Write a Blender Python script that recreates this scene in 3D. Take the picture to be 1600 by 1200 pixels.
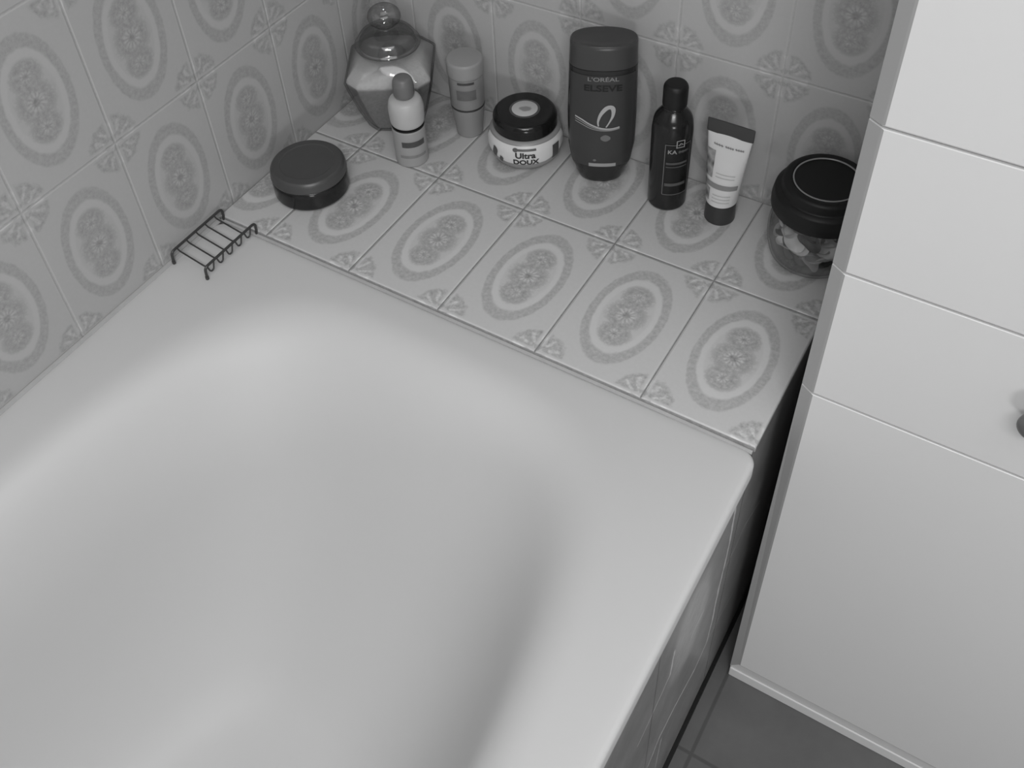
import bpy, bmesh, math, random
from mathutils import Vector, Matrix
PI = math.pi
rnd = random.Random(7)
sc = bpy.context.scene
COL = sc.collection
for o in list(bpy.data.objects): bpy.data.objects.remove(o)

# ------------------------------------------------------------------ camera
cam_d = bpy.data.cameras.new('camera'); cam = bpy.data.objects.new('camera', cam_d); COL.objects.link(cam)
R = ((0.85482461, 0.51724189, -0.04166175), (0.33880831, -0.6171366, -0.71017699), (-0.39304428, 0.59296142, -0.7027894))
C = (0.82696887, -0.94709253, 0.85698344)
M = Matrix(((R[0][0], -R[1][0], -R[2][0], C[0]), (R[0][1], -R[1][1], -R[2][1], C[1]), (R[0][2], -R[1][2], -R[2][2], C[2]), (0, 0, 0, 1)))
cam.matrix_world = M
cam_d.sensor_fit = 'HORIZONTAL'; cam_d.sensor_width = 36.0
cam_d.lens = 1624.1188 / 1600 * 36
cam_d.shift_x = (800 - 792.709) / 1600
cam_d.shift_y = -(600 - 394.6935) / 1600
cam_d.clip_start = .01
sc.camera = cam

# ------------------------------------------------------------------ world, lights, exposure
w = bpy.data.worlds.new('world'); sc.world = w; w.use_nodes = True
w.node_tree.nodes['Background'].inputs[0].default_value = (.5, .5, .5, 1)
w.node_tree.nodes['Background'].inputs[1].default_value = .2
sc.view_settings.view_transform = 'Standard'; sc.view_settings.look = 'None'
sc.view_settings.exposure = 0; sc.view_settings.gamma = 1; sc.view_settings.use_curve_mapping = False

def area(name, loc, target, sx, sy, power):
    l = bpy.data.lights.new(name, 'AREA'); l.shape = 'RECTANGLE'; l.size = sx; l.size_y = sy; l.energy = power
    o = bpy.data.objects.new(name, l); COL.objects.link(o); o.location = loc
    o.rotation_euler = (Vector(target) - Vector(loc)).to_track_quat('-Z', 'Y').to_euler()
    return o
area('bar_light', (1.05, -1.35, 1.30), (.7, -.7, 0), .6, .08, 8)  # unseen bar lamp, no mirror there; set low to brighten the right rim
area('ceiling_bounce', (1.05, -1.25, 1.93), (1.0, -1.2, 0), 1.7, 2.2, 25)
area('low_fill', (1.60, -2.05, .13), (.8, -.3, .1), .40, .25, 6.5)  # added fill, not a fitting on a wall; kept low for the cabinet front

# ------------------------------------------------------------------ node helpers
class N:
    def __init__(s, nt, so): s.nt = nt; s.so = so
    def _m(s, op, *a):
        n = s.nt.nodes.new('ShaderNodeMath'); n.operation = op
        for i, x in enumerate((s,) + a):
            if isinstance(x, N): s.nt.links.new(x.so, n.inputs[i])
            else: n.inputs[i].default_value = float(x)
        return N(s.nt, n.outputs[0])
    def __add__(s, o): return s._m('ADD', o)
    def __radd__(s, o): return s._m('ADD', o)
    def __sub__(s, o): return s._m('SUBTRACT', o)
    def __rsub__(s, o): return (s * -1) + o
    def __mul__(s, o): return s._m('MULTIPLY', o)
    def __rmul__(s, o): return s._m('MULTIPLY', o)
    def __truediv__(s, o): return s._m('DIVIDE', o)
    def abs(s): return s._m('ABSOLUTE')
    def fract(s): return s._m('FRACT')
    def sqrt(s): return s._m('SQRT')
    def cos(s): return s._m('COSINE')
    def atan2(s, o): return s._m('ARCTAN2', o)
    def min(s, o): return s._m('MINIMUM', o)
    def max(s, o): return s._m('MAXIMUM', o)
    def step(s, a, b):            # smooth 0..1 between a and b (a may exceed b)
        n = s.nt.nodes.new('ShaderNodeMapRange'); n.interpolation_type = 'SMOOTHSTEP'
        s.nt.links.new(s.so, n.inputs[0])
        if a < b: n.inputs[1].default_value = a; n.inputs[2].default_value = b; n.inputs[3].default_value = 0; n.inputs[4].default_value = 1
        else: n.inputs[1].default_value = b; n.inputs[2].default_value = a; n.inputs[3].default_value = 1; n.inputs[4].default_value = 0
        return N(s.nt, n.outputs[0])
def hyp(a, b): return (a * a + b * b).sqrt()

def newmat(name):
    m = bpy.data.materials.new(name); m.use_nodes = True
    return m, m.node_tree, m.node_tree.nodes['Principled BSDF']
def coords(nt):
    t = nt.nodes.new('ShaderNodeTexCoord'); x = nt.nodes.new('ShaderNodeSeparateXYZ')
    nt.links.new(t.outputs['Object'], x.inputs[0])
    return t.outputs['Object'], [N(nt, x.outputs[i]) for i in range(3)]
def noise(nt, vec, scale, detail=3, rough=.5):
    n = nt.nodes.new('ShaderNodeTexNoise'); nt.links.new(vec, n.inputs['Vector'])
    n.inputs['Scale'].default_value = scale; n.inputs['Detail'].default_value = detail; n.inputs['Roughness'].default_value = rough
    return N(nt, n.outputs[0])
def grey_out(nt, val, b):
    c = nt.nodes.new('ShaderNodeCombineColor')
    for i in range(3): nt.links.new(val.so, c.inputs[i])
    nt.links.new(c.outputs[0], b.inputs['Base Color'])
def bump(nt, h, b, dist, strength=1.0):
    n = nt.nodes.new('ShaderNodeBump'); n.inputs['Distance'].default_value = dist; n.inputs['Strength'].default_value = strength
    nt.links.new(h.so, n.inputs['Height']); nt.links.new(n.outputs[0], b.inputs['Normal'])

def plain(name, g, rough=.4, var=.04, scale=40, trans=0, ior=1.45, bumpd=0, coat=0, metal=0, alpha=1):
    m, nt, b = newmat(name)
    vec, _ = coords(nt)
    n = noise(nt, vec, scale, 3)
    grey_out(nt, (n - .5) * (var * 2) * g + g, b)
    b.inputs['Roughness'].default_value = rough
    b.inputs['Transmission Weight'].default_value = trans
    b.inputs['IOR'].default_value = ior
    b.inputs['Coat Weight'].default_value = coat
    b.inputs['Metallic'].default_value = metal
    b.inputs['Alpha'].default_value = alpha
    if bumpd: bump(nt, n, b, bumpd)
    return m

TW, TH = .125, .1891
def tile_mat(name, axu, su, u0, axv, sv, v0, base=.60, grout=.30, gw=.011, contrast=1.0, bd=.0009):
    """printed oval tile; u = su*(pos[axu]-u0)/TW, v likewise"""
    m, nt, b = newmat(name)
    vec, P = coords(nt)
    u = (P[axu] - u0) * (su / TW); v = (P[axv] - v0) * (sv / TH)
    asp = TH / TW
    lx = u.fract() - .5; ly = (v.fract() - .5) * asp
    n1 = noise(nt, vec, 220, 3, .65) - .5
    n2 = noise(nt, vec, 90, 2, .5) - .5
    # outer oval band
    e = hyp(lx / .352, ly / .612) + n2 * .06
    band = e.step(.745, .80) * e.step(1.0, .945)
    # pale line framing the band, inside
    pale = e.step(.58, .66) * e.step(.77, .73)
    # central cluster of three flowers
    d0 = hyp(lx, ly); d1 = hyp(lx, ly - .235); d2 = hyp(lx, ly + .235)
    cl = (d0 / .185).min(d1 / .150).min(d2 / .150) + n1 * 1.1
    cluster = cl.step(1.15, .80) * e.step(.68, .60)
    def flower(d, dx, dy, rc, r1, r2, k):
        a = dy.atan2(dx)
        pet = ((a * k).cos() * .5 + .55)
        ring = d.step(rc, rc + .012) * d.step(r2, r1)
        core = d.step(rc, rc - .012)
        return pet * ring, core
    p0, c0 = flower(d0, lx, ly, .036, .070, .105, 12)
    p1, c1 = flower(d1, lx, ly - .235, .018, .040, .062, 9)
    p2, c2 = flower(d2, lx, ly + .235, .018, .040, .062, 9)
    pet = p0 + (p1 + p2) * .8; core = c0 + (c1 + c2) * .7
    # corner fans
    cx = lx.abs() * -1 + .5; cy = ly.abs() * -1 + asp / 2
    r = hyp(cx, cy) + n2 * .09
    an = cy.atan2(cx)
    fan = r.step(.275, .235) * r.step(.06, .08) * cx.step(.030, .055) * cy.step(.030, .055)
    rays = ((an * 12 + n2 * 5).cos() * 1.2 + .2)._m('MAXIMUM', 0) * r.step(.235, .20) * r.step(.09, .12)
    dot = r.step(.095, .075) * r.step(.035, .05) * ((an * 4 + .6).cos()).step(-.2, .4)
    g = band * (.66 + n1 * 1.5)
    g = g + cluster * (.80 + n1 * 2.4) - pet * .75 + core * .45
    g = g + fan * (.66 + n1 * 2.6) - rays * .62 + dot * .7
    g = g - pale * .22 + n1 * .30
    val = base - g * (.36 * contrast * base)
    # grout
    ed = cx.min(cy)
    gm = ed.step(gw, gw * .45)
    lip = ed.step(gw * .9, gw * 1.6) * ed.step(gw * 3.4, gw * 2.2)
    val = val * (gm * -1 + 1) + gm * (grout + n1 * .25) + lip * .03
    grey_out(nt, val, b)
    b.inputs['Roughness'].default_value = .33
    b.inputs['Specular IOR Level'].default_value = .35
    bump(nt, ed.step(gw * .3, gw * 2.6) + g * -.03, b, bd)
    return m

def marble_mat():
    m, nt, b = newmat('grey_marbled_tile')
    vec, P = coords(nt)
    n1 = noise(nt, vec, 14, 5, .6); n2 = noise(nt, vec, 70, 3, .6)
    Y, Z = P[1], P[2]
    w1 = (noise(nt, vec, 60, 2) - .5) * .006
    Yw = Y + w1; Zw = Z + w1 * -1
    segs = VEINS
    tot = None
    for (y0, z0, y1, z1, wd, st) in segs:
        dy, dz = y1 - y0, z1 - z0; L2 = dy * dy + dz * dz + 1e-9
        t = ((Yw - y0) * (dy / L2) + (Zw - z0) * (dz / L2))._m('MAXIMUM', 0)._m('MINIMUM', 1)
        d = hyp(Yw - y0 - t * dy, Zw - z0 - t * dz)
        s = d.step(wd * 3.2, wd * .9) * st
        tot = s if tot is None else tot.max(s)
    # tile joint: lighter cloudy tile above, darker below
    val = .25 + (n1 - .5) * .22 + (n2 - .5) * .05
    patch = hyp((Y - PATCH[0]) / .055, (Z - PATCH[1]) / .10).step(1.1, .6) * .16
    val = val + patch * (.6 + n2) + tot * .55
    j = ((Y + .3395) * (1 / .20)).fract()
    jm = (j - .5).abs().step(.491, .496)
    val = val * (jm * -.45 + 1)
    grey_out(nt, val, b)
    b.inputs['Roughness'].default_value = .35
    return m
VEINS = [(-0.3635, -0.0694, -0.3568, -0.1542, 0.0011, 0.8),
         (-0.3568, -0.1542, -0.3586, -0.2017, 0.0011, 0.8),
         (-0.3586, -0.2017, -0.3635, -0.247, 0.0011, 0.8),
         (-0.3635, -0.247, -0.3623, -0.3281, 0.0011, 0.8),
         (-0.3623, -0.3281, -0.3677, -0.3723, 0.0011, 0.8),
         (-0.3677, -0.3723, -0.4003, -0.382, 0.0011, 0.8),
         (-0.4003, -0.382, -0.4618, -0.3615, 0.0011, 0.8),
         (-0.4618, -0.3615, -0.5016, -0.357, 0.0011, 0.8),
         (-0.5016, -0.357, -0.5291, -0.3789, 0.0011, 0.8),
         (-0.2462, -0.2281, -0.2992, -0.203, 0.0007, 0.45),
         (-0.2992, -0.203, -0.3261, -0.2138, 0.0007, 0.45),
         (-0.3261, -0.2138, -0.3515, -0.213, 0.0007, 0.45),
         (-0.2787, -0.3968, -0.3309, -0.3766, 0.0007, 0.35),
         (-0.3309, -0.3766, -0.3677, -0.3723, 0.0007, 0.35),
         (-0.4972, -0.1487, -0.4995, -0.1984, 0.0009, 0.6),
         (-0.4995, -0.1984, -0.5361, -0.2076, 0.0009, 0.6),
         (-0.5361, -0.2076, -0.5716, -0.2167, 0.0009, 0.6),
         (-0.4121, -0.2113, -0.4289, -0.2119, 0.0007, 0.35),
         (-0.4289, -0.2119, -0.4427, -0.219, 0.0007, 0.35),
         (-0.494, -0.3834, -0.4998, -0.4569, 0.0008, 0.5)]
PATCH = (-0.4529, -0.1787)

M_ = {}
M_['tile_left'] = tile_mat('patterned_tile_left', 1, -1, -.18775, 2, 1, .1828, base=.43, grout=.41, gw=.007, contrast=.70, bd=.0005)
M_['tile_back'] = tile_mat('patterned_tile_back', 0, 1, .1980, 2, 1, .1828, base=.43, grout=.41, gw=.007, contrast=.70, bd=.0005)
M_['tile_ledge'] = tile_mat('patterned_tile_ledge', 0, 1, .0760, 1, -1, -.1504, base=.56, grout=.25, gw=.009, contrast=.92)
M_['marble'] = marble_mat()
M_['enamel'] = plain('white_enamel', .62, .50, .012, 8, coat=.0)
M_['laquer'] = plain('white_lacquer_board', .68, .38, .01, 6)
M_['edge'] = plain('shaded_bevel_lacquer', .36, .45, .02, 20)  # lacquer darkened: shade of the turned-away bevels put into the colour
M_['caulk'] = plain('silicone_caulk', .42, .5, .1, 60)
M_['paint'] = plain('wall_paint', .55, .7, .02, 10)
M_['floor'] = None
M_['wire'] = plain('coated_wire', .045, .35, .2, 200)
M_['black'] = plain('black_plastic', .005, .5, .05)
M_['blackgloss'] = plain('black_gloss_plastic', .010, .16, .05)
M_['dkgrey'] = plain('dark_grey_plastic', .068, .34, .08, 60)
M_['knob'] = plain('grey_metal_knob', .18, .35, .05, metal=.4)
M_['glass'] = plain('clear_glass', .96, .02, 0, trans=1, ior=1.45)

def thin_glass(name, tint=.97, edge=.40, pw=4, refl=.045):
    """blown glass wall: mostly clear, mirror-like and darker at grazing angles"""
    m, nt, b = newmat(name)
    out = nt.nodes['Material Output']
    tr = nt.nodes.new('ShaderNodeBsdfTransparent'); gl = nt.nodes.new('ShaderNodeBsdfGlossy'); gl.inputs['Roughness'].default_value = .03
    lw = nt.nodes.new('ShaderNodeLayerWeight'); lw.inputs[0].default_value = .5
    f = N(nt, lw.outputs['Facing'])
    fr = f._m('POWER', 4) * .45 + refl
    g = f._m('POWER', pw) * -edge + tint
    c = nt.nodes.new('ShaderNodeCombineColor')
    for i in range(3): nt.links.new(g.so, c.inputs[i])
    nt.links.new(c.outputs[0], tr.inputs[0])
    mx = nt.nodes.new('ShaderNodeMixShader'); nt.links.new(fr.so, mx.inputs[0]); nt.links.new(tr.outputs[0], mx.inputs[1]); nt.links.new(gl.outputs[0], mx.inputs[2])
    nt.links.new(mx.outputs[0], out.inputs[0])
    nt.nodes.remove(b)
    return m
M_['thin'] = thin_glass('jar_glass')
M_['thick'] = thin_glass('faceted_jar_glass', .95, .55, 3, .06)
M_['lidglass'] = thin_glass('lid_glass', .86, .45, 2, .10)
def floor_mat():
    m, nt, b = newmat('dark_stone_floor_tile')
    vec, P = coords(nt)
    n1 = noise(nt, vec, 9, 5, .6); n2 = noise(nt, vec, 60, 3, .6)
    val = .115 + (n1 - .5) * .08 + (n2 - .5) * .015
    fx = ((P[0] - .722) * (1 / .33)).fract() - .5; fy = ((P[1] + .10) * (1 / .33)).fract() - .5
    g = fx.abs().max(fy.abs()).step(.490, .496)
    val = val * (g * -.35 + 1)
    grey_out(nt, val, b); b.inputs['Roughness'].default_value = .45
    return m
M_['floor'] = floor_mat()

# ------------------------------------------------------------------ object helpers
def tag(o, label=None, cat=None, group=None, kind=None):
    if label: o['label'] = label
    if cat: o['category'] = cat
    if group: o['group'] = group
    if kind: o['kind'] = kind
    return o
def thing(name, label, cat, loc=(0, 0, 0), rz=0, group=None):
    o = bpy.data.objects.new(name, None); COL.objects.link(o); o.location = loc; o.rotation_euler = (0, 0, rz)
    o.empty_display_size = .02
    return tag(o, label, cat, group)
def link(name, bm, m, parent=None, smooth=True, auto=35):
    bmesh.ops.recalc_face_normals(bm, faces=bm.faces)
    me = bpy.data.meshes.new(name); bm.to_mesh(me); bm.free()
    o = bpy.data.objects.new(name, me); COL.objects.link(o)
    if isinstance(m, (list, tuple)):
        for x in m: me.materials.append(x)
    else: me.materials.append(m)
    if smooth:
        for p in me.polygons: p.use_smooth = True
        bm2 = bmesh.new(); bm2.from_mesh(me)
        for e in bm2.edges:
            if len(e.link_faces) == 2 and e.calc_face_angle(0) > math.radians(auto): e.smooth = False
        bm2.to_mesh(me); bm2.free()
    if parent: o.parent = parent
    return o
def box(bm, x0, x1, y0, y1, z0, z1, bev=0, seg=2):
    r = bmesh.ops.create_cube(bm, size=1)
    for v in r['verts']: v.co = Vector(((x0 + x1) / 2 + v.co.x * (x1 - x0), (y0 + y1) / 2 + v.co.y * (y1 - y0), (z0 + z1) / 2 + v.co.z * (z1 - z0)))
    if bev:
        es = list({e for v in r['verts'] for e in v.link_edges})
        bmesh.ops.bevel(bm, geom=es, offset=bev, segments=seg, affect='EDGES', profile=.5)
    return bm
def loops(bm, rings, cap0=True, cap1=True, closed=False):
    vs = [[bm.verts.new(p) for p in r] for r in rings]
    n = len(vs[0])
    pairs = list(zip(vs[:-1], vs[1:]))
    if closed: pairs.append((vs[-1], vs[0]))
    for a, b in pairs:
        for i in range(n):
            bm.faces.new((a[i], a[(i + 1) % n], b[(i + 1) % n], b[i]))
    if cap0 and not closed: bm.faces.new(vs[0][::-1])
    if cap1 and not closed: bm.faces.new(vs[-1])
    return bm
def lathe(bm, prof, n=48, cx=0, cy=0, cap0=True, cap1=True, closed=False):
    return loops(bm, [[(cx + r * math.cos(2 * PI * i / n), cy + r * math.sin(2 * PI * i / n), z) for i in range(n)] for r, z in prof], cap0, cap1, closed)
def fillet(prof, rad=.002, k=4):
    """rounds inner corners of an (r,z) polyline"""
    out = [prof[0]]
    for i in range(1, len(prof) - 1):
        p, c, q = Vector(prof[i - 1]), Vector(prof[i]), Vector(prof[i + 1])
        a, b = p - c, q - c
        d = min(rad, a.length * .45, b.length * .45)
        s, e = c + a.normalized() * d, c + b.normalized() * d
        for j in range(k + 1):
            t = j / k
            out.append(tuple((1 - t) ** 2 * s + 2 * t * (1 - t) * c + t * t * e))
    out.append(prof[-1]); return out
def tube(bm, pts, r, n=8, cyclic=False):
    pts = [Vector(p) for p in pts]; rings = []
    up = None
    for i, p in enumerate(pts):
        a = pts[i - 1] if i else p; b = pts[i + 1] if i < len(pts) - 1 else p
        if cyclic: a = pts[i - 1]; b = pts[(i + 1) % len(pts)]
        t = (b - a).normalized()
        if up is None: up = t.orthogonal().normalized()
        up = (up - t * up.dot(t)).normalized(); s = t.cross(up)
        rings.append([p + r * (math.cos(2 * PI * k / n) * up + math.sin(2 * PI * k / n) * s) for k in range(n)])
    return loops(bm, rings, closed=cyclic)
def smooth_path(pts, rad, k=5):
    pts = [Vector(p) for p in pts]; out = [pts[0]]
    for i in range(1, len(pts) - 1):
        p, c, q = pts[i - 1], pts[i], pts[i + 1]; a, b = p - c, q - c
        d = min(rad, a.length * .49, b.length * .49)
        s, e = c + a.normalized() * d, c + b.normalized() * d
        for j in range(k + 1):
            t = j / k; out.append((1 - t) ** 2 * s + 2 * t * (1 - t) * c + t * t * e)
    out.append(pts[-1]); return out
def struct(name, bm, m, label=None, cat=None, smooth=False):
    o = link(name, bm, m, None, smooth); o['kind'] = 'structure'
    return tag(o, label, cat)

def wrap_fn(rad_x, rad_y=None):
    """maps (s, z, lift) -> point on an elliptic cylinder, s = arc position from the front (-y local)"""
    rad_y = rad_x if rad_y is None else rad_y
    def f(s, z, lift):
        a = s / ((rad_x + rad_y) / 2 if rad_y == rad_x else rad_x)
        return Vector(((rad_x + lift) * math.sin(a), -(rad_y + lift) * math.cos(a), z))
    return f
def flat_fn(y):
    return lambda s, z, lift: Vector((s, y - lift, z))
def text_obj(name, txt, size, fn, s0, z0, m, parent, lift=.0004, squash=1.0, rot=0, sheary=0, bold=0):
    cu = bpy.data.curves.new(name, 'FONT'); cu.body = txt; cu.size = size; cu.align_x = 'CENTER'; cu.align_y = 'CENTER'
    cu.offset = bold
    t = bpy.data.objects.new(name + '_tmp', cu); COL.objects.link(t)
    dg = bpy.context.evaluated_depsgraph_get(); me = bpy.data.meshes.new_from_object(t.evaluated_get(dg))
    bpy.data.objects.remove(t)
    bm = bmesh.new(); bm.from_mesh(me); bpy.data.meshes.remove(me)
    for v in bm.verts:
        x, y = v.co.x * squash, v.co.y
        v.co = fn(s0 + x, z0 + y + x * sheary, lift)
    me2 = bpy.data.meshes.new(name); bm.to_mesh(me2); bm.free()
    o = bpy.data.objects.new(name, me2); COL.objects.link(o); me2.materials.append(m); o.parent = parent
    return o
def patch_bm(bm, fn, s0, s1, z0, z1, lift=.0003, n=16, nz=1, thick=0):
    g = [[bm.verts.new(fn(s0 + (s1 - s0) * i / n, z0 + (z1 - z0) * j / nz, lift)) for i in range(n + 1)] for j in range(nz + 1)]
    for j in range(nz):
        for i in range(n): bm.faces.new((g[j][i], g[j][i + 1], g[j + 1][i + 1], g[j + 1][i]))
    return bm
def strip_bm(bm, fn, pts, wd, lift=.0004):
    """a flat printed stroke following pts (s,z) with widths"""
    L = []; Rr = []
    for i, (s, z) in enumerate(pts):
        a = pts[max(i - 1, 0)]; b = pts[min(i + 1, len(pts) - 1)]
        t = Vector((b[0] - a[0], b[1] - a[1])).normalized(); nrm = Vector((-t.y, t.x))
        ww = wd(i / (len(pts) - 1)) if callable(wd) else wd
        L.append(bm.verts.new(fn(s + nrm.x * ww / 2, z + nrm.y * ww / 2, lift)))
        Rr.append(bm.verts.new(fn(s - nrm.x * ww / 2, z - nrm.y * ww / 2, lift)))
    for i in range(len(pts) - 1): bm.faces.new((L[i], L[i + 1], Rr[i + 1], Rr[i]))
    return bm

# ------------------------------------------------------------------ room shell
ZF, ZC = -.5507, 1.95
XR, YF = 2.0, -2.5
DL = .3395                      # depth of the tiled ledge
XL = .7005                      # right end of the ledge
struct('floor', box(bmesh.new(), -.06, XR + .06, YF - .06, .06, ZF - .05, ZF), M_['floor'])
struct('ceiling', box(bmesh.new(), -.06, XR + .06, YF - .06, .06, ZC, ZC + .05), M_['paint'])
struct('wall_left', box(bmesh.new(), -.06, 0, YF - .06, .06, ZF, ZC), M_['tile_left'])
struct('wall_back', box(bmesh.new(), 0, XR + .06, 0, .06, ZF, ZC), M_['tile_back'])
struct('wall_right', box(bmesh.new(), XR, XR + .06, YF, 0, ZF, ZC), M_['paint'])
struct('wall_front', box(bmesh.new(), 0, XR, YF - .06, YF, ZF, ZC), M_['paint'])

# tiled ledge at the head of the bath: tiled top, marbled side
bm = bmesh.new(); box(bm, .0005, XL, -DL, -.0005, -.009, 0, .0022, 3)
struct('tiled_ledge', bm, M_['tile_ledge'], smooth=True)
bm = bmesh.new(); box(bm, .0005, XL - .002, -DL + .001, -.0005, ZF, -.0092)
struct('ledge_base', bm, M_['marble'])
# tiled apron on the long side of the bath
bm = bmesh.new(); box(bm, .675, .6985, -1.93, -DL - .0005, ZF + .012, -.034)
struct('bath_apron', bm, M_['marble'])
bm = bmesh.new(); box(bm, .660, .7035, -1.93, -.01, ZF, ZF + .009)
struct('gap_shade_1', bm, M_['black'])  # black strip standing in for the shaded gap at the apron foot

# ------------------------------------------------------------------ bathtub
def tub():
    t = thing('bathtub', 'white enamelled bathtub with rounded basin set against the patterned tile wall', 'bathtub', (.353, -1.14, ZF))
    cx, cy = .353, -1.14
    hx, hy = .3525, .7985
    y_back = -DL - .0006
    hy = (y_back - (-1.93)) / 2; cy = (y_back + -1.93) / 2
    def outer(inset, rad):
        pts = []
        ax, ay = hx - inset, hy - inset
        r = max(rad - inset, .002)
        cs = [(ax - r, ay - r, 0), (-(ax - r), ay - r, 90), (-(ax - r), -(ay - r), 180), (ax - r, -(ay - r), 270)]
        for k, (px, py, a0) in enumerate(cs):
            for j in range(9):
                a = math.radians(a0 + 90 * j / 8); pts.append((px + r * math.cos(a), py + r * math.sin(a)))
            q = cs[(k + 1) % 4]
            a1 = math.radians(a0 + 90); s = Vector((px + r * math.cos(a1), py + r * math.sin(a1))); b1 = math.radians(q[2])
            e = Vector((q[0] + r * math.cos(b1), q[1] + r * math.sin(b1)))
            m = 24 if k % 2 == 0 else 56
            for j in range(1, m): p = s.lerp(e, .5 - .5 * math.cos(PI * j / m)); pts.append((p.x, p.y))
        return pts
    base = outer(0, .016)
    phis = [math.atan2(y / hy, x / hx) for x, y in base]
    def se(a, b, n, ox=0, oy=0):
        out = []
        for ph in phis:
            c, s = math.cos(ph), math.sin(ph); k = (abs(c) ** n + abs(s) ** n) ** (-1 / n)
            out.append((ox + a * k * c, oy + b * k * s))
        return out
    rings = []
    def add(p2, z): rings.append([(x, y, z + .005 - ZF) for x, y in p2])
    for ins, z in ((.006, -.034), (0, -.031), (0, -.016), (.0008, -.0130), (.003, -.0110), (.006, -.0103), (.014, -.0102)):
        add(outer(ins, .016), z)
    # basin rings: (inset on the sides, inset at the ends, z, exponent)
    A, B = .305, hy - .030
    prof = [(0, 0, -.0100), (.010, .010, -.0108), (.020, .022, -.0140), (.029, .036, -.0210), (.036, .050, -.0320), (.041, .064, -.0470), (.045, .078, -.0640),
            (.052, .108, -.10), (.062, .140, -.15), (.074, .175, -.20), (.088, .212, -.25), (.104, .248, -.29), (.122, .278, -.32), (.146, .308, -.343), (.172, .340, -.356), (.205, .39, -.362), (.26, .52, -.365)]
    for i, (a, b, z) in enumerate(prof):
        n = 4.4 - 1.6 * min(1, i / 12)
        add(se(A - a, B - b, n, 0, 0), z)
    bm = bmesh.new()
    for r in rings: r[:] = [(x, y + (cy + 1.14), z) for x, y, z in r]
    loops(bm, rings, cap0=False, cap1=True)
    # outer shell so the tub has a body
    o = link('basin', bm, M_['enamel'], t, auto=60)
    s = o.modifiers.new('thick', 'SOLIDIFY'); s.thickness = .004; s.offset = -1
    # feet
    for (x, y) in ((-.12, -.35), (.12, -.35), (-.12, .35), (.12, .35)):
        b2 = bmesh.new(); lathe(b2, fillet([(.0, .0), (.02, 0), (.02, .006), (.008, .010), (.008, .182), (0, .182)]), 20, x, y, False, False)
        link('foot', b2, M_['knob'], t)
    return t
tub()
# silicone bead between the bath and the tiles
bm = bmesh.new()
def bead(bm, pts, r): return tube(bm, pts, r, 8)
bead(bm, [(.004, -DL - .0004, -.0062), (.30, -DL - .0004, -.0062), (.60, -DL - .0004, -.0062), (.6985, -DL - .0012, -.0068)], .0026)
tag(link('sealant_bead', bm, M_['caulk']), 'thin grey silicone bead between white bath rim and tiled ledge front', 'sealant')
bm = bmesh.new(); bead(bm, [(.0012, -DL - .003, -.0060), (.0012, -1.1, -.0060), (.0012, -1.9, -.0060)], .0036)
tag(link('sealant_bead', bm, M_['caulk']), 'thin grey silicone bead where bath rim meets the left tile wall', 'sealant')

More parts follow.
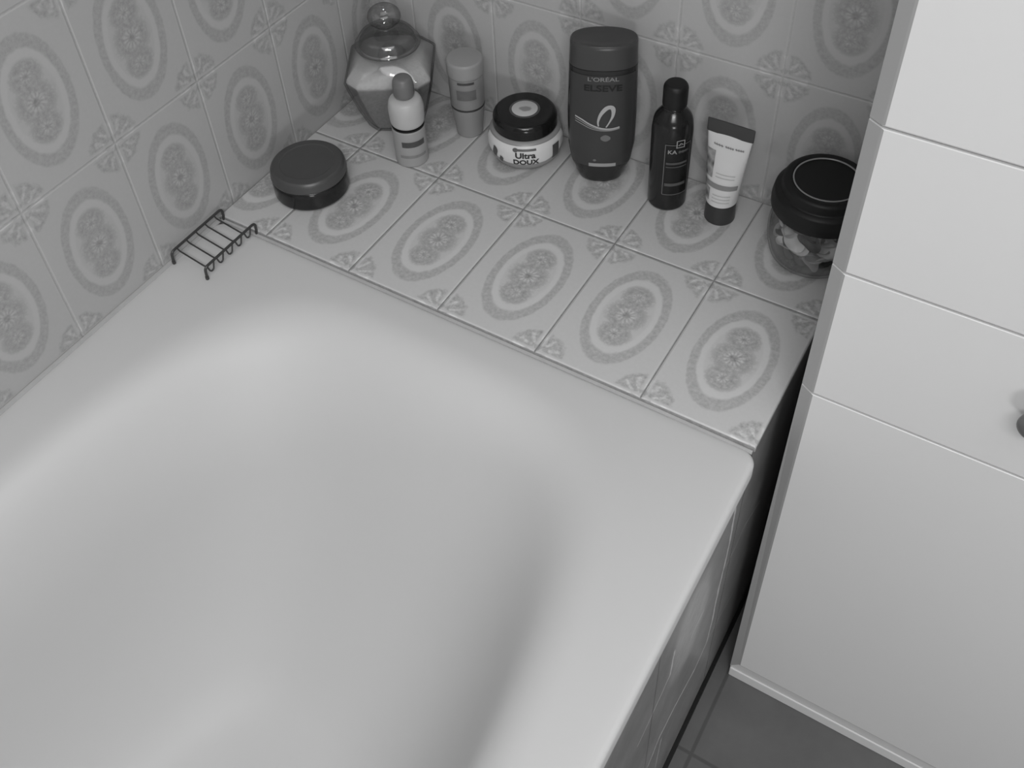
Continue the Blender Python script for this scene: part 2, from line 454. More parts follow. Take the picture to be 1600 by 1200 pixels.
# ------------------------------------------------------------------ cabinet
def cabinet():
    x0, x1, yf, zt = .722, 1.095, -.3115, 1.15
    t = thing('storage_cabinet', 'tall white lacquered cabinet with drawers, right of the bath against back wall', 'cabinet', (x0, -.002, ZF))
    def P(x): return x - x0
    def Y(y): return y + .002
    def Z(z): return z - ZF
    bm = bmesh.new()
    yb = yf + .020
    box(bm, P(x0 + .0010), P(x0 + .016), Y(yb), 0, Z(ZF), Z(zt))
    box(bm, P(x1 - .016), P(x1 - .001), Y(yb), 0, Z(ZF), Z(zt))
    box(bm, P(x0 + .016), P(x1 - .016), Y(yb), 0, Z(zt - .016), Z(zt))
    box(bm, P(x0 + .016), P(x1 - .016), Y(yb), 0, Z(ZF + .03), Z(ZF + .045))
    box(bm, P(x0 + .016), P(x1 - .016), Y(-.010), 0, Z(ZF), Z(zt - .016))
    link('carcass', bm, M_['laquer'], t, smooth=False)
    bm = bmesh.new(); box(bm, P(x0 + .0005), P(x1 - .0005), Y(yf + .0015), Y(yb), Z(ZF + .0), Z(ZF + .0215), .0015)
    link('plinth', bm, M_['laquer'], t, smooth=False)
    def front(name, za, zb, bot=0.0):
        """slab whose left and right edges are chamfered back; optionally the bottom edge too"""
        bm = bmesh.new(); cb = .012; cd = .007
        yr = Y(yb - .0015)
        def ring(inset, y, zlo, zhi): return [(P(x0 + inset), y, zlo), (P(x1 - inset), y, zlo), (P(x1 - inset), y, zhi), (P(x0 + inset), y, zhi)]
        zl, zh = Z(za) + .0011, Z(zb) - .0011
        r1 = ring(0, Y(yf + cd), zl, zh)
        if bot: r1[0] = (r1[0][0], Y(yf + .0035), zl); r1[1] = (r1[1][0], Y(yf + .0025), zl)
        rings = [ring(0, yr, zl, zh), r1, ring(cb - .001, Y(yf) + .0008, zl + bot * .95, zh), ring(cb + .0012, Y(yf), zl + bot + .0008 + .0006, zh - .0006)]
        loops(bm, rings)
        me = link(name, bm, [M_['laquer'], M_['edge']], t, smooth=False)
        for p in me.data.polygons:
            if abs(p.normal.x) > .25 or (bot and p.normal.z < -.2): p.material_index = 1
        return me
    def knob(par, x, z):
        bm = bmesh.new()
        prof = fillet([(0, 0), (.009, 0), (.006, .004), (.0055, .012), (.015, .018), (.0165, .023), (.012, .0275), (0, .029)], .003)
        lathe(bm, prof, 32, cap0=False, cap1=False)
        bmesh.ops.rotate(bm, verts=bm.verts, cent=(0, 0, 0), matrix=Matrix.Rotation(PI / 2, 3, 'X'))
        bmesh.ops.remove_doubles(bm, verts=bm.verts, dist=1e-6)
        bmesh.ops.translate(bm, verts=bm.verts, vec=(P(x), Y(yf), Z(z)))
        link('knob', bm, M_['knob'], par)
    xm = KX
    d1 = front('drawer', .0765, .2363); knob(d1, xm, KZ)
    d2 = front('drawer', .2363, .3860); knob(d2, xm, .311)
    d3 = front('door', .3860, zt); knob(d3, x1 - .035, .60)
    d4 = front('door', ZF + .0225, .0765, bot=.021); knob(d4, x1 - .035, 0.0)
KX, KZ = .9095, .1685
cabinet()

# ------------------------------------------------------------------ soap dish
def soap_dish():
    x0, x1, ya, yb = .0065, .060, -.338, -.4255      # ya: far end, yb: near end
    zr, zr0 = .0125, -.0048
    t = thing('soap_dish', 'small dark wire soap dish on the bath rim corner by the tile wall', 'soap dish', (x0, yb, zr0))
    o = Vector((x0, yb, zr0))
    def rel(l): return [Vector(p) - o for p in l]
    for x in (x0, x1):
        bm = bmesh.new()
        tube(bm, rel(smooth_path([(x, ya - .001, zr0 + .0013), (x, ya, zr), (x, yb, zr), (x, yb - .001, zr0 + .0013)], .006, 6)), .0017, 8)
        link('rail', bm, M_['wire'], t)
        for y in (ya - .001, yb - .001):
            b2 = bmesh.new(); lathe(b2, [(0, 0), (.0021, 0), (.0023, .001), (.0021, .0045), (0, .0048)], 12, cap0=False, cap1=False)
            bmesh.ops.remove_doubles(b2, verts=b2.verts, dist=1e-6)
            bmesh.ops.translate(b2, verts=b2.verts, vec=Vector((x, y, zr0)) - o)
            link('foot', b2, M_['wire'], t)
    n = 5; st = -.0160
    for i in range(n):
        y = yb + .0035 - (4 - i) * st
        bm = bmesh.new()
        # slat dips from the back rail to the front rail, then a loop hangs under the rail and comes back up
        pts = [(x0, y + .006, zr - .001), (x0 + .004, y + .0055, zr - .0035), (x1 - .006, y + .001, zr - .0035), (x1 - .001, y, zr - .001)]
        sg = -1
        pts = smooth_path(pts, .003, 4) + smooth_path([(x1 + .0005, y, zr + .0005), (x1 + .001, y + st * .04 * sg, zr - .005), (x1 + .001, y + st * .16 * sg, zr - .0105), (x1 + .001, y + st * .45 * sg, zr - .0105), (x1 + .001, y + st * .66 * sg, zr)], .004, 4)
        tube(bm, rel(pts), .00105, 6)
        link('slat', bm, M_['wire'], t)
soap_dish()

# ------------------------------------------------------------------ containers
def dark_tub_jar():
    t = thing('cosmetic_jar', 'low round dark jar with grey screw lid, alone on the ledge by the left wall', 'jar', (.0709, -.2429, 0))
    bm = bmesh.new(); lathe(bm, fillet([(0, 0), (.043, 0), (.0474, .004), (.0474, .0235), (.0455, .0285), (0, .0285)], .003), 64, cap0=False, cap1=False)
    bmesh.ops.remove_doubles(bm, verts=bm.verts, dist=1e-6)
    link('body', bm, mat_dark_glass, t)
    bm = bmesh.new(); lathe(bm, fillet([(0, .0288), (.0472, .0288), (.0478, .0305), (.0470, .0345), (.0462, .0395), (.0432, .0430), (.0345, .0437), (.033, .0428), (0, .0428)], .0014), 64, cap0=False, cap1=False)
    bmesh.ops.remove_doubles(bm, verts=bm.verts, dist=1e-6)
    link('lid', bm, M_['dkgrey'], t)
mat_dark_glass = plain('smoked_plastic', .014, .14, .1)
dark_tub_jar()

def mask_jar():
    t = thing('hair_mask_jar', 'round white jar with glossy black lid and dark lettering, left of the tall shampoo bottle', 'jar', (.2721, -.0515, 0), math.radians(30))
    bm = bmesh.new()
    prof = fillet([(0, 0), (.036, 0), (.0445, .008), (.0478, .024), (.0478, .036), (.0445, .044), (.039, .0475), (0, .0475)], .006, 5)
    lathe(bm, prof, 64, cap0=False, cap1=False); bmesh.ops.remove_doubles(bm, verts=bm.verts, dist=1e-6)
    link('body', bm, plain('frosted_pot', .28, .3, .08), t)
    bm = bmesh.new(); lathe(bm, fillet([(0, .0478), (.0408, .0478), (.0412, .0500), (.0408, .062), (.0370, .0672), (.020, .0682), (0, .0682)], .004, 5), 64, cap0=False, cap1=False)
    bmesh.ops.remove_doubles(bm, verts=bm.verts, dist=1e-6)
    lid = link('lid', bm, M_['blackgloss'], t)
    bm = bmesh.new(); lathe(bm, [(.0, .0684), (.0185, .0684), (.0195, .0682)], 40, cap0=False, cap1=False); bmesh.ops.remove_doubles(bm, verts=bm.verts, dist=1e-6)
    link('emblem_border', bm, plain('emblem_rim_grey', .08, .3), lid)
    bm = bmesh.new(); lathe(bm, [(.0, .0687), (.0160, .0687), (.0164, .0685)], 40, cap0=False, cap1=False); bmesh.ops.remove_doubles(bm, verts=bm.verts, dist=1e-6)
    tag(link('emblem', bm, emblem_mat(), lid), 'pale round emblem with a grey leaf-like blotch')
    # wrap-around label on the widest part
    def fn(s, z, lift):
        k = .0478
        # follow the body profile a little at the bottom and top
        r = k if .022 <= z <= .037 else (k - (.022 - z) * .22 if z < .022 else k - (z - .037) * .42)
        a = s / .0478
        return Vector(((r + lift) * math.sin(a), -(r + lift) * math.cos(a), z))
    bm = bmesh.new()
    n = 44
    # scalloped lower edge to the left, falling to the right
    g = []
    for i in range(n + 1):
        s = -.066 + .132 * i / n
        lo = .0165 + (.0085 * max(0, (-s - .026) / .04) if s < -.026 else 0) + (.010 * max(0, (s - .028) / .038) if s > .028 else 0)
        g.append([bm.verts.new(fn(s, lo + (.0440 - lo) * j / 6, .0007)) for j in range(7)])
    for i in range(n):
        for j in range(6): bm.faces.new((g[i][j], g[i + 1][j], g[i + 1][j + 1], g[i][j + 1]))
    link('label', bm, plain('jar_label_white', .66, .4, .06), t)
    dk = plain('jar_print_dark', .02, .4)
    for (s, z, rx, rz_) in ((-.043, .0265, .0045, .0085), (-.0325, .0195, .003, .0050), (.043, .0275, .0060, .0120)):
        bm = bmesh.new()
        if rx > .005:
            patch_bm(bm, fn, s - rx, s + rx, z - rz_, z + rz_ * .8, .0012, 8, 6)
        else:
            c = bm.verts.new(fn(s, z, .0012)); rr = [bm.verts.new(fn(s + rx * math.cos(a) + .0008 * math.sin(3 * a), z + rz_ * math.sin(a), .0012)) for a in [2 * PI * k / 20 for k in range(20)]]
            for k in range(20): bm.faces.new((c, rr[k], rr[(k + 1) % 20]))
        link('printed_leaf', bm, plain('print_grey', .075, .4, .3), t)
    bm = bmesh.new(); strip_bm(bm, fn, [(-.014 + .028 * i / 10, .0395) for i in range(11)], .0028, .0012)
    c = bm.verts.new(fn(-.0125, .0395, .0014)); rr = [bm.verts.new(fn(-.0125 + .0034 * math.cos(a), .0395 + .0026 * math.sin(a), .0014)) for a in [2 * PI * k / 16 for k in range(16)]]
    for k in range(16): bm.faces.new((c, rr[k], rr[(k + 1) % 16]))
    link('brand_mark', bm, plain('print_mid', .10, .4), t)
    text_obj('lettering', 'Ultra', .0122, fn, 0, .0312, dk, t, .0013, 1.0, bold=.00040)
    text_obj('lettering', 'DOUX', .0108, fn, 0.0005, .0205, dk, t, .0013, 1.0, bold=.00040)
def emblem_mat():
    m, nt, b = newmat('emblem_print'); vec, P = coords(nt)
    d = hyp(P[0] - .001, P[1] * 1.5 + .001) + (noise(nt, vec, 120) - .5) * .006
    grey_out(nt, .52 - d.step(.009, .006) * .26, b); b.inputs['Roughness'].default_value = .35
    return m
mask_jar()

def ell_ring(a, b, z, n=2.3, N_=56, cx=0, cy=0):
    out = []
    for i in range(N_):
        t = 2 * PI * i / N_; c, s = math.cos(t), math.sin(t); k = (abs(c) ** n + abs(s) ** n) ** (-1 / n)
        out.append((cx + a * k * c, cy + b * k * s, z))
    return out
def interp(tab, z):
    if z <= tab[0][0]: return tab[0][1:]
    for p, q in zip(tab, tab[1:]):
        if z <= q[0]:
            t = (z - p[0]) / (q[0] - p[0]); t = t * t * (3 - 2 * t)
            return tuple(u + (v - u) * t for u, v in zip(p[1:], q[1:]))
    return tab[-1][1:]
def shampoo():
    t = thing('shampoo_bottle', 'tall flat dark grey shampoo bottle with wide cap and white ribbon loop print', 'bottle', (.3765, -.0440, 0), math.radians(27))
    tab = [(0, .0235, .0170), (.003, .0265, .0195), (.012, .0305, .0215), (.032, .0375, .0235), (.055, .0408, .0240), (.10, .0412, .0240), (.150, .0402, .0235), (.200, .0388, .0230)]
    zc = .170
    bm = bmesh.new(); zs = [0, .0015, .003, .006, .012, .018, .025, .032, .04, .055, .075, .1, .125, zc - .0012]
    rings = [ell_ring(*interp(tab, z), z) for z in zs]; rings.append(ell_ring(.0385, .0222, zc - .0004)); loops(bm, rings)
    link('body', bm, plain('shampoo_plastic', .024, .22, .06), t)
    bm = bmesh.new(); zs = [zc, zc + .002, .180, .188, .195]
    rings = [ell_ring(.0385, .0222, zc - .0003)] + [ell_ring(*interp(tab, z), z) for z in zs]
    rings += [ell_ring(.0386, .0228, .1985), ell_ring(.0375, .0215, .2005), ell_ring(.036, .019, .2005), ell_ring(.034, .0175, .1995), ell_ring(.015, .008, .1995)]
    loops(bm, rings); link('cap', bm, plain('smoky_cap', .054, .28, .05), t)
    def fn(s, z, lift):
        a, b = interp(tab, max(z, .012)); a += lift; b += lift
        ang = s / .036
        c, q = math.sin(ang), -math.cos(ang); n = 2.3; k = (abs(c) ** n + abs(q) ** n) ** (-1 / n)
        return Vector((a * k * c, b * k * q, z))
    bm = bmesh.new(); patch_bm(bm, fn, -.041, .041, .030, .163, .0004, 36, 30)
    tag(link('label', bm, plain('shampoo_label', .043, .3, .05), t), 'slightly lighter grey front label')
    lt = plain('silver_print', .42, .3); dk = plain('dark_print', .012, .3); md = plain('mid_print', .16, .3)
    text_obj('lettering', "L'ORÉAL", .0076, fn, .000, .1585, plain('soft_silver_print', .24, .3), t, .0009, 1.12, bold=.0001)
    text_obj('lettering', 'ELSEVE', .0118, fn, .000, .1460, dk, t, .0009, 1.1, bold=.0003)
    # the ribbon: pointed loop standing on three flowing lines
    bm = bmesh.new()
    loop = [(-.0005, .079), (-.0010, .086), (.0015, .096), (.0065, .1045), (.0112, .1068), (.0140, .1030), (.0136, .094), (.0105, .085), (.0072, .0775)]
    loop = [(a - .003, b + .0135) for a, b in loop]
    def cr(pts, k=8):
        out = []
        for i in range(len(pts) - 1):
            p0, p1, p2, p3 = [Vector(pts[max(0, min(len(pts) - 1, i + d))]) for d in (-1, 0, 1, 2)]
            for j in range(k):
                u = j / k; out.append(tuple(.5 * ((2 * p1) + (p2 - p0) * u + (2 * p0 - 5 * p1 + 4 * p2 - p3) * u * u + (3 * p1 - p0 - 3 * p2 + p3) * u ** 3)))
        out.append(tuple(pts[-1])); return out
    strip_bm(bm, fn, cr(loop), lambda u: .0014 + .0040 * max(0, math.sin(PI * min(1, u * 1.05))) ** 2, .0010)
    tag(link('ribbon_loop', bm, lt, t), 'pale ribbon loop printed on the label')
    for k, (dz, w_) in enumerate(((0, .0020), (-.0034, .0013), (-.0068, .0012))):
        bm = bmesh.new(); pts = cr([(-.029, .1035 + dz), (-.021, .1005 + dz), (-.011, .0940 + dz * .8), (-.001, .0895 + dz * .5), (.009, .0885 + dz * .35), (.018, .0905 + dz * .3)])
        strip_bm(bm, fn, pts, w_, .0010); link('ribbon_line', bm, lt if k == 0 else plain('ribbon_grey', .26, .3), t)
    bm = bmesh.new(); strip_bm(bm, fn, [(-.014 + .031 * i / 10, .0325) for i in range(11)], .0052, .0009); link('caption_bar', bm, plain('bar_print', .32, .3), t)
    bm = bmesh.new(); strip_bm(bm, fn, [(-.001 + .010 * i / 6, .0745) for i in range(7)], lambda u: .010 * math.sin(PI * (u * .8 + .1)), .0009); link('droplet_print', bm, md, t)
    bm = bmesh.new(); strip_bm(bm, fn, [(-.009 + .0036 * i / 6, .0400) for i in range(7)], lambda u: .0036 * math.sin(PI * (u * .8 + .1)), .0009); link('dot_print', bm, md, t)
shampoo()

def black_bottle():
    t = thing('shower_oil_bottle', 'slim round black bottle with narrow cap and framed label, between shampoo bottle and tube', 'bottle', (.4706, -.0504, 0), math.radians(42))
    bm = bmesh.new()
    lathe(bm, fillet([(0, 0), (.0205, 0), (.0232, .003), (.0238, .05), (.0242, .112), (.0222, .128), (.0150, .1375), (.0128, .1400), (.0128, .1435), (0, .1435)], .006, 5), 48, cap0=False, cap1=False)
    bmesh.ops.remove_doubles(bm, verts=bm.verts, dist=1e-6)
    link('body', bm, plain('black_bottle_plastic', .012, .2, .1), t)
    bm = bmesh.new(); lathe(bm, fillet([(0, .1438), (.0138, .1438), (.0141, .146), (.0141, .169), (.0115, .1732), (0, .1735)], .003, 4), 40, cap0=False, cap1=False)
    bmesh.ops.remove_doubles(bm, verts=bm.verts, dist=1e-6)
    link('cap', bm, M_['black'], t)
    fn = wrap_fn(.0240)
    bm = bmesh.new(); patch_bm(bm, fn, -.0145, .0165, .029, .1035, .0004, 14, 1)
    lab = link('label', bm, plain('black_label', .006, .3), t)
    bm = bmesh.new()
    for pts in ([(-.0145, .029), (-.0145, .1035)], ): strip_bm(bm, fn, pts, .0009, .0008)
    for z in (.029, .1035): strip_bm(bm, fn, [(-.0145 + .031 * i / 12, z) for i in range(13)], .0009, .0008)
    strip_bm(bm, fn, [(.0165, .029), (.0165, .1035)], .0009, .0008)
    link('label_frame', bm, plain('frame_print', .14, .3), t)
    lt = plain('label_light_print', .30, .3); md = plain('label_dim_print', .075, .3, .4, 150)
    bm = bmesh.new()
    for q in ([(-.0020, .1000), (-.0020, .1095)], [(.0068, .1000), (.0068, .1095)], [(-.0024, .1000), (.0072, .1000)], [(-.0024, .1095), (.0072, .1095)], [(.0002, .1030), (.0024, .1060), (.0048, .1045)]):
        strip_bm(bm, fn, q, .0011, .0012)
    link('crest', bm, lt, t)
    text_obj('lettering', 'KA', .0078, fn, -.0065, .0935, lt, t, .0009, 1.0, bold=.00015)
    bm = bmesh.new(); strip_bm(bm, fn, [(.0005 + .013 * i / 8, .0935) for i in range(9)], lambda u: .0032 + .0012 * math.sin(u * 19), .0009); link('printed_words', bm, md, t)
    for z, h in ((.0765, .0032), (.0712, .0016), (.0445, .0045)):
        bm = bmesh.new(); strip_bm(bm, fn, [(-.0125 + .025 * i / 12, z) for i in range(13)], h, .0009); link('printed_line', bm, md, t)
black_bottle()

def tube_cream():
    t = thing('cream_tube', 'pale cream tube standing on its dark cap with dark crimped top, right of black bottle', 'tube', (.5387, -.0475, 0))
    bm = bmesh.new(); lathe(bm, fillet([(0, 0), (.0178, 0), (.0183, .0015), (.0178, .0285), (.0170, .0292), (0, .0292)], .001, 3), 40, cap0=False, cap1=False)
    bmesh.ops.remove_doubles(bm, verts=bm.verts, dist=1e-6); link('cap', bm, plain('tube_cap', .035, .35, .1), t)
    def sect(z):
        u = min(1, max(0, (z - .0294) / (.1265 - .0294)))
        a = .0186 + (.0268 - .0186) * u; b = .0186 * (1 - u ** 1.25) + .0012
        return a, b
    bm = bmesh.new(); zs = [.0294 + (.1265 - .0294) * i / 24 for i in range(25)]
    loops(bm, [ell_ring(*sect(z), z, 2.0, 48) for z in zs]); link('body', bm, plain('tube_white', .60, .4, .03), t)
    bm = bmesh.new(); rr = [ell_ring(.0274, .0021, .1215, 3, 48), ell_ring(.0277, .0021, .1225, 3, 48), ell_ring(.0280, .0015, .1375, 3, 48), ell_ring(.0276, .0010, .1385, 3, 48)]
    loops(bm, rr); link('crimp', bm, plain('tube_crimp', .045, .4, .1), t)
    def fn(s, z, lift):
        a, b = sect(z); ang = s / ((a + b) / 2 * .5 + a * .5)
        return Vector(((a + lift) * math.sin(ang), -(b + lift) * math.cos(ang), z))
    dk = plain('tube_print_dark', .05, .4, .3, 120); md = plain('tube_print_mid', .22, .4, .2)
    for a, b_ in ((-.0135, -.0035), (-.0015, .0065), (.0080, .0175)):
        bm = bmesh.new(); strip_bm(bm, fn, [(a + (b_ - a) * i / 12, .1090 + .0004 * math.sin(i * 2.1)) for i in range(13)], lambda u: .0019 + .0009 * math.sin(u * 23), .0006)
        link('printed_words', bm, md, t)
    bm = bmesh.new(); patch_bm(bm, fn, -.026, -.010, .066, .101, .0005, 6, 6); link('flower_picture', bm, picture_mat(), t)
    bm = bmesh.new(); patch_bm(bm, fn, -.026, -.0105, .0355, .052, .0005, 6, 4); link('flower_picture', bm, picture_mat(), t)
    bm = bmesh.new(); patch_bm(bm, fn, -.026, .022, .0545, .0610, .0007, 16, 1); tag(link('printed_band', bm, md, t), 'grey band printed around the tube')
    for z in (.0700, .0745, .046, .0415, .037):
        bm = bmesh.new(); strip_bm(bm, fn, [(-.006 + .021 * i / 8, z) for i in range(9)], .0011, .0006); link('printed_line', bm, plain('faint_print', .42, .4), t)
def picture_mat():
    m, nt, b = newmat('berry_picture'); vec, P = coords(nt)
    v = nt.nodes.new('ShaderNodeTexVoronoi'); nt.links.new(vec, v.inputs['Vector']); v.inputs['Scale'].default_value = 110
    d = N(nt, v.outputs['Distance'])
    grey_out(nt, d * .45 + .03, b); b.inputs['Roughness'].default_value = .4
    return m
tube_cream()

def rollon():
    t = thing('serum_bottle', 'small white bottle with grey tip cap standing in front of the glass candy jar', 'bottle', (.1490, -.1335, 0), math.radians(30))
    bm = bmesh.new(); lathe(bm, fillet([(0, 0), (.0195, 0), (.0212, .002), (.0212, .054), (.0206, .0550), (.0206, .0560), (0, .0560)], .002, 4), 40, cap0=False, cap1=False)
    bmesh.ops.remove_doubles(bm, verts=bm.verts, dist=1e-6); link('body', bm, plain('serum_white', .33, .35, .04), t)
    bm = bmesh.new(); lathe(bm, [(0, .0561), (.0208, .0561), (.0208, .0585), (0, .0585)], 40, cap0=False, cap1=False)
    bmesh.ops.remove_doubles(bm, verts=bm.verts, dist=1e-6); tag(link('neck_ring', bm, M_['black'], t), 'thin black ring')
    bm = bmesh.new(); lathe(bm, fillet([(0, .0587), (.0212, .0587), (.0222, .070), (.0226, .085), (.0200, .0955), (.0125, .0990), (0, .0990)], .005, 4), 40, cap0=False, cap1=False)
    bmesh.ops.remove_doubles(bm, verts=bm.verts, dist=1e-6); link('shoulder', bm, plain('serum_shoulder', .47, .35, .03), t)
    bm = bmesh.new(); lathe(bm, fillet([(0, .0992), (.0132, .0992), (.0134, .118), (.0108, .1270), (0, .1280)], .005, 4), 32, cap0=False, cap1=False)
    bmesh.ops.remove_doubles(bm, verts=bm.verts, dist=1e-6); tag(link('cap', bm, plain('serum_tip_grey', .16, .35, .05), t), 'grey tip cap')
    fn = wrap_fn(.0212)
    bm = bmesh.new(); strip_bm(bm, fn, [(-.008 + .031 * i / 14, .0375) for i in range(15)], .0085, .0004); link('printed_bar', bm, plain('serum_bar', .07, .35, .3, 150), t)
    bm = bmesh.new(); strip_bm(bm, fn, [(-.012 + .036 * i / 14, .0180) for i in range(15)], .0042, .0004); link('printed_bar', bm, plain('serum_bar_light', .22, .35, .2, 150), t)
rollon()

def lotion():
    t = thing('lotion_tube', 'slim grey translucent bottle with flat pale top, between candy jar and black-lidded jar', 'bottle', (.1839, -.0490, 0), math.radians(30))
    bm = bmesh.new(); lathe(bm, fillet([(0, 0), (.0165, 0), (.0178, .0015), (.0185, .012), (.0222, .044), (.0222, .0450), (0, .0450)], .0015, 3), 40, cap0=False, cap1=False)
    bmesh.ops.remove_doubles(bm, verts=bm.verts, dist=1e-6); tag(link('cap', bm, plain('lotion_cap', .25, .2, .05, trans=.0), t), 'tapered translucent cap it stands on')
    bm = bmesh.new(); lathe(bm, [(0, .0451), (.0222, .0451), (.0224, .0475), (0, .0475)], 40, cap0=False, cap1=False)
    bmesh.ops.remove_doubles(bm, verts=bm.verts, dist=1e-6); link('ring', bm, plain('lotion_ring', .05, .3), t)
    bm = bmesh.new(); lathe(bm, fillet([(0, .0477), (.0222, .0477), (.0226, .080), (.0222, .0925), (0, .0925)], .001, 3), 40, cap0=False, cap1=False)
    bmesh.ops.remove_doubles(bm, verts=bm.verts, dist=1e-6); link('body', bm, plain('lotion_body', .23, .3, .2, 60), t)
    bm = bmesh.new(); lathe(bm, fillet([(0, .0927), (.0228, .0927), (.0238, .096), (.0238, .1130), (.0225, .1160), (0, .1164)], .0015, 3), 40, cap0=False, cap1=False)
    bmesh.ops.remove_doubles(bm, verts=bm.verts, dist=1e-6); tag(link('top', bm, plain('lotion_top', .29, .4, .05), t), 'pale flat disc top')
    fn = wrap_fn(.0224)
    bm = bmesh.new(); patch_bm(bm, fn, -.012, .014, .0640, .0790, .0004, 12); link('label', bm, plain('lotion_label', .13, .35, .25, 120), t)
    bm = bmesh.new(); strip_bm(bm, fn, [(-.010 + .022 * i / 12, .0895) for i in range(13)], .0035, .0004); link('printed_bar', bm, plain('lotion_bar', .06, .35, .25, 120), t)
lotion()

# candy-style glass jar: chamfered square body, filled with pale bath salt
def chsq(h, c, z, N_=10, rr=0):
    """square of half size h with corners cut by c"""
    base = [(h, -h + c), (h, h - c), (h - c, h), (-h + c, h), (-h, h - c), (-h, -h + c), (-h + c, -h), (h - c, -h)]
    out = []
    for i in range(8):
        a, b = Vector(base[i]), Vector(base[(i + 1) % 8])
        for k in range(N_): p = a.lerp(b, k / N_); out.append((p.x, p.y, z))
    return out
def mix_round(h, c, r, u, z):
    sq = chsq(h, c, z); out = []
    for x, y, _ in sq:
        l = math.hypot(x, y); q = (x * r / l, y * r / l)
        out.append((x * (1 - u) + q[0] * u, y * (1 - u) + q[1] * u, z))
    return out
JX, JY, JR = .0790, -.0680, math.radians(31)
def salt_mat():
    """pale salt; shade on the lower facets painted in as a greyer colour"""
    m, nt, b = newmat('shaded_bath_salt'); vec, P = coords(nt)
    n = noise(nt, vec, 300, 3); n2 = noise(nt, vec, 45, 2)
    lit_part = (P[2] + (n2 - .5) * .008).step(.078, .085)
    grey_out(nt, lit_part * .33 + .27 + (n - .5) * .14 + (n2 - .5) * .08, b)
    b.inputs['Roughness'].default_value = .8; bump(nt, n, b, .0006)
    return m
def glass_jar():
    t = thing('glass_candy_jar', 'faceted clear glass jar with domed knob lid, in the corner of the ledge', 'jar', (JX, JY, 0), JR)
    def prof(off):
        k = off
        return [mix_round(.032 - k, .011, .032 - k, .3, .0 + k * 1.2), mix_round(.0375 - k, .0125, .038 - k, .2, .003 + k * .8), mix_round(.0455 - k, .0135, .046 - k, .05, .032), mix_round(.0540 - k, .0150, .054 - k, .0, .068),
                mix_round(.0565 - k, .0155, .058 - k, 0, .0800), mix_round(.0570 - k, .0155, .058 - k, 0, .0840), mix_round(.0555 - k, .0155, .056 - k, .05, .0880), mix_round(.0490 - k, .015, .050 - k, .35, .098), mix_round(.0420 - k, .015, .0430 - k, .9, .107),
                mix_round(.0385 - k, .015, .0385 - k, 1, .110), mix_round(.0385 - k, .015, .0385 - k, 1, .1145)]
    bm = bmesh.new(); outer = prof(0); inner = prof(.0022)
    rings = outer + inner[::-1]
    loops(bm, rings); link('body', bm, M_['thick'], t, auto=28)
    bm = bmesh.new()
    pr = fillet([(0, .1150), (.0400, .1150), (.0425, .1162), (.0428, .1180), (.0400, .1205), (.0380, .1250), (.0340, .1310), (.0270, .1355), (.0160, .1378), (.0105, .1395), (.0095, .1420), (.0150, .1450), (.0200, .1500), (.0215, .1560), (.0195, .1625), (.0140, .1675), (.0070, .1695), (0, .1700)], .002, 3)
    inn = [(0, .1360), (.012, .1350), (.0245, .1330), (.0315, .1295), (.0355, .1240), (.0370, .1175), (.0, .1175)]
    lathe(bm, pr, 56, cap0=False, cap1=False)
    bm2v = len(bm.verts)
    lathe(bm, inn, 56, cap0=False, cap1=False)
    bmesh.ops.remove_doubles(bm, verts=bm.verts, dist=1e-6)
    link('lid', bm, M_['lidglass'], t, auto=50)
    # filling (sits inside the jar, a thing of its own)
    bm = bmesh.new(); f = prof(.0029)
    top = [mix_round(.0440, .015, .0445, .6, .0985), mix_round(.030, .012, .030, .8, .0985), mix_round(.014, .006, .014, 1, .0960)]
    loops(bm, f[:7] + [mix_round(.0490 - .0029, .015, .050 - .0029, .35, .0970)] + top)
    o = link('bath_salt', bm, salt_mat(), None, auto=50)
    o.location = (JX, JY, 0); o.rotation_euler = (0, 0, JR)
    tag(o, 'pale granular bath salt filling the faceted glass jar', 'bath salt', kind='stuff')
glass_jar()

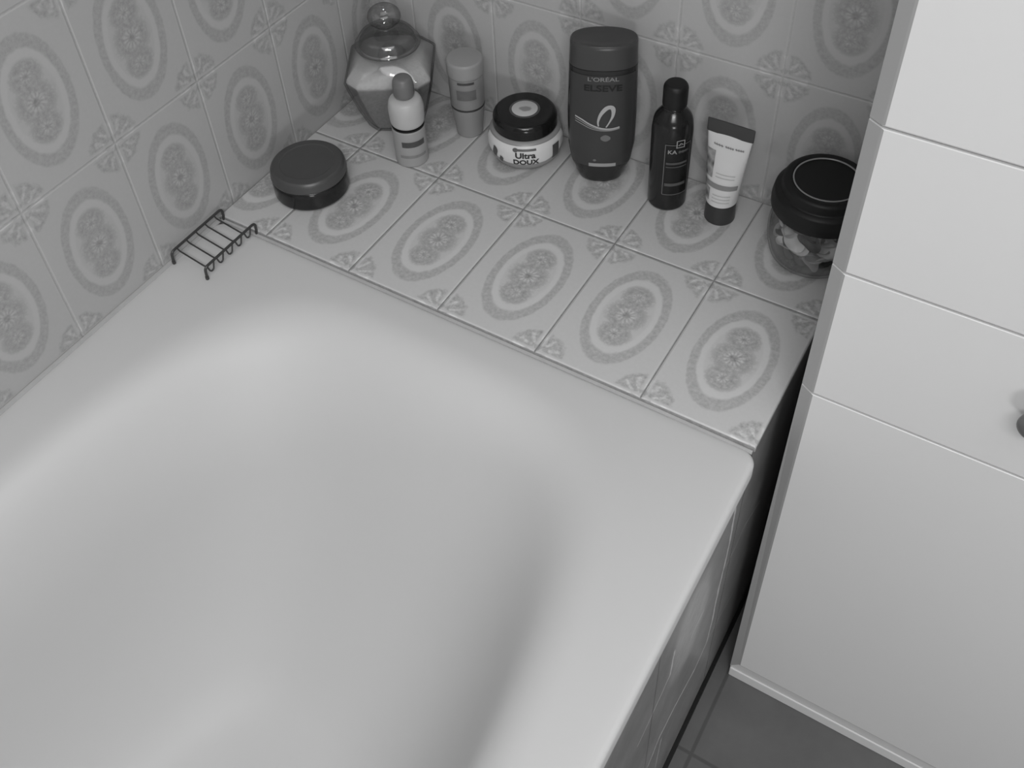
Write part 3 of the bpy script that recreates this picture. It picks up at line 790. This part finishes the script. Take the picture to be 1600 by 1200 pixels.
def petal_jar():
    X, Y = .6555, -.0580
    t = thing('glass_storage_jar', 'round clear glass jar with stepped black lid, partly hidden behind the white cabinet', 'jar', (X, Y, 0))
    prof = fillet([(0, 0), (.036, 0), (.0475, .007), (.0530, .028), (.0540, .045), (.0515, .064), (.0455, .0735), (.0455, .0800)], .006, 4)
    inn = fillet([(.0433, .0800), (.0433, .0735), (.0493, .064), (.0517, .045), (.0507, .028), (.0455, .0092), (.035, .0030), (0, .0028)], .006, 4)
    bm = bmesh.new(); lathe(bm, prof + inn, 56, cap0=False, cap1=False); bmesh.ops.remove_doubles(bm, verts=bm.verts, dist=1e-6)
    link('body', bm, M_['thin'], t, auto=50)
    bm = bmesh.new()
    lathe(bm, fillet([(0, .0803), (.0500, .0803), (.0535, .0760), (.0550, .0770), (.0553, .0860), (.0535, .0975), (.0500, .1000), (.0470, .1012), (.0462, .1110), (.0435, .1135), (.0385, .1138), (.0360, .1120), (0, .1115)], .0015, 3), 64, cap0=False, cap1=False)
    bmesh.ops.remove_doubles(bm, verts=bm.verts, dist=1e-6)
    lid = link('lid', bm, M_['black'], t)
    bm = bmesh.new(); tube(bm, [(.0355 * math.cos(2 * PI * i / 64), .0355 * math.sin(2 * PI * i / 64), .1130) for i in range(64)], .0009, 6, True)
    tag(link('ring', bm, plain('grey_ring', .28, .3), lid), 'thin pale ring on top of the lid')
    # loose petals inside
    mats = [plain('petal_pale', .85, .6, .1), plain('petal_grey', .55, .6, .1), plain('petal_dark', .26, .6, .1)]
    meshes = []
    for k, mm in enumerate(mats):
        bm = bmesh.new(); n = 7; g = []
        for i in range(n + 1):
            row = []
            for j in range(n + 1):
                u, v = i / n * 2 - 1, j / n * 2 - 1
                x = u * math.sqrt(1 - v * v / 2) * .0150; y = v * math.sqrt(1 - u * u / 2) * .0105
                row.append(bm.verts.new((x, y, 120 * (x * x * .12 + y * y * .5) + .0010 * math.sin(u * 4 + k))))
            g.append(row)
        for i in range(n):
            for j in range(n): bm.faces.new((g[i][j], g[i + 1][j], g[i + 1][j + 1], g[i][j + 1]))
        bmesh.ops.solidify(bm, geom=bm.faces[:], thickness=.0009)
        meshes.append((bm, mm))
    protos = []
    for bm, mm in meshes: protos.append(link('dried_petal', bm, mm))
    lab = ['pale dried petal inside the black-lidded glass jar', 'mid grey dried petal inside the black-lidded glass jar', 'dark dried petal inside the black-lidded glass jar']
    grp = ['pale petals in the glass jar', 'mid grey petals in the glass jar', 'dark petals in the glass jar']
    r2 = random.Random(3); first = [True] * 3
    for layer in range(9):
        z = .0115 + layer * .0067
        cnt = 10
        for i in range(cnt):
            k = (0, 1, 0, 2, 0, 1, 0, 0, 2, 1)[i] if layer % 2 else (1, 0, 2, 0, 0, 0, 1, 0, 2, 0)[i]
            if first[k]: o = protos[k]; first[k] = False
            else: o = protos[k].copy(); COL.objects.link(o)
            rr = (.0325 if i else .006) if layer > 0 else (.0250 if i else .004)
            if layer == 8: rr *= .86
            a = 2 * PI * i / 9 + layer * .55 + r2.uniform(-.15, .15)
            o.location = (X + rr * math.cos(a), Y + rr * math.sin(a), z + r2.uniform(-.001, .001))
            o.rotation_euler = (r2.uniform(-.6, .6), r2.uniform(-.7, .7), a + r2.uniform(.8, 2.2))
            tag(o, lab[k], 'petal', grp[k])
petal_jar()
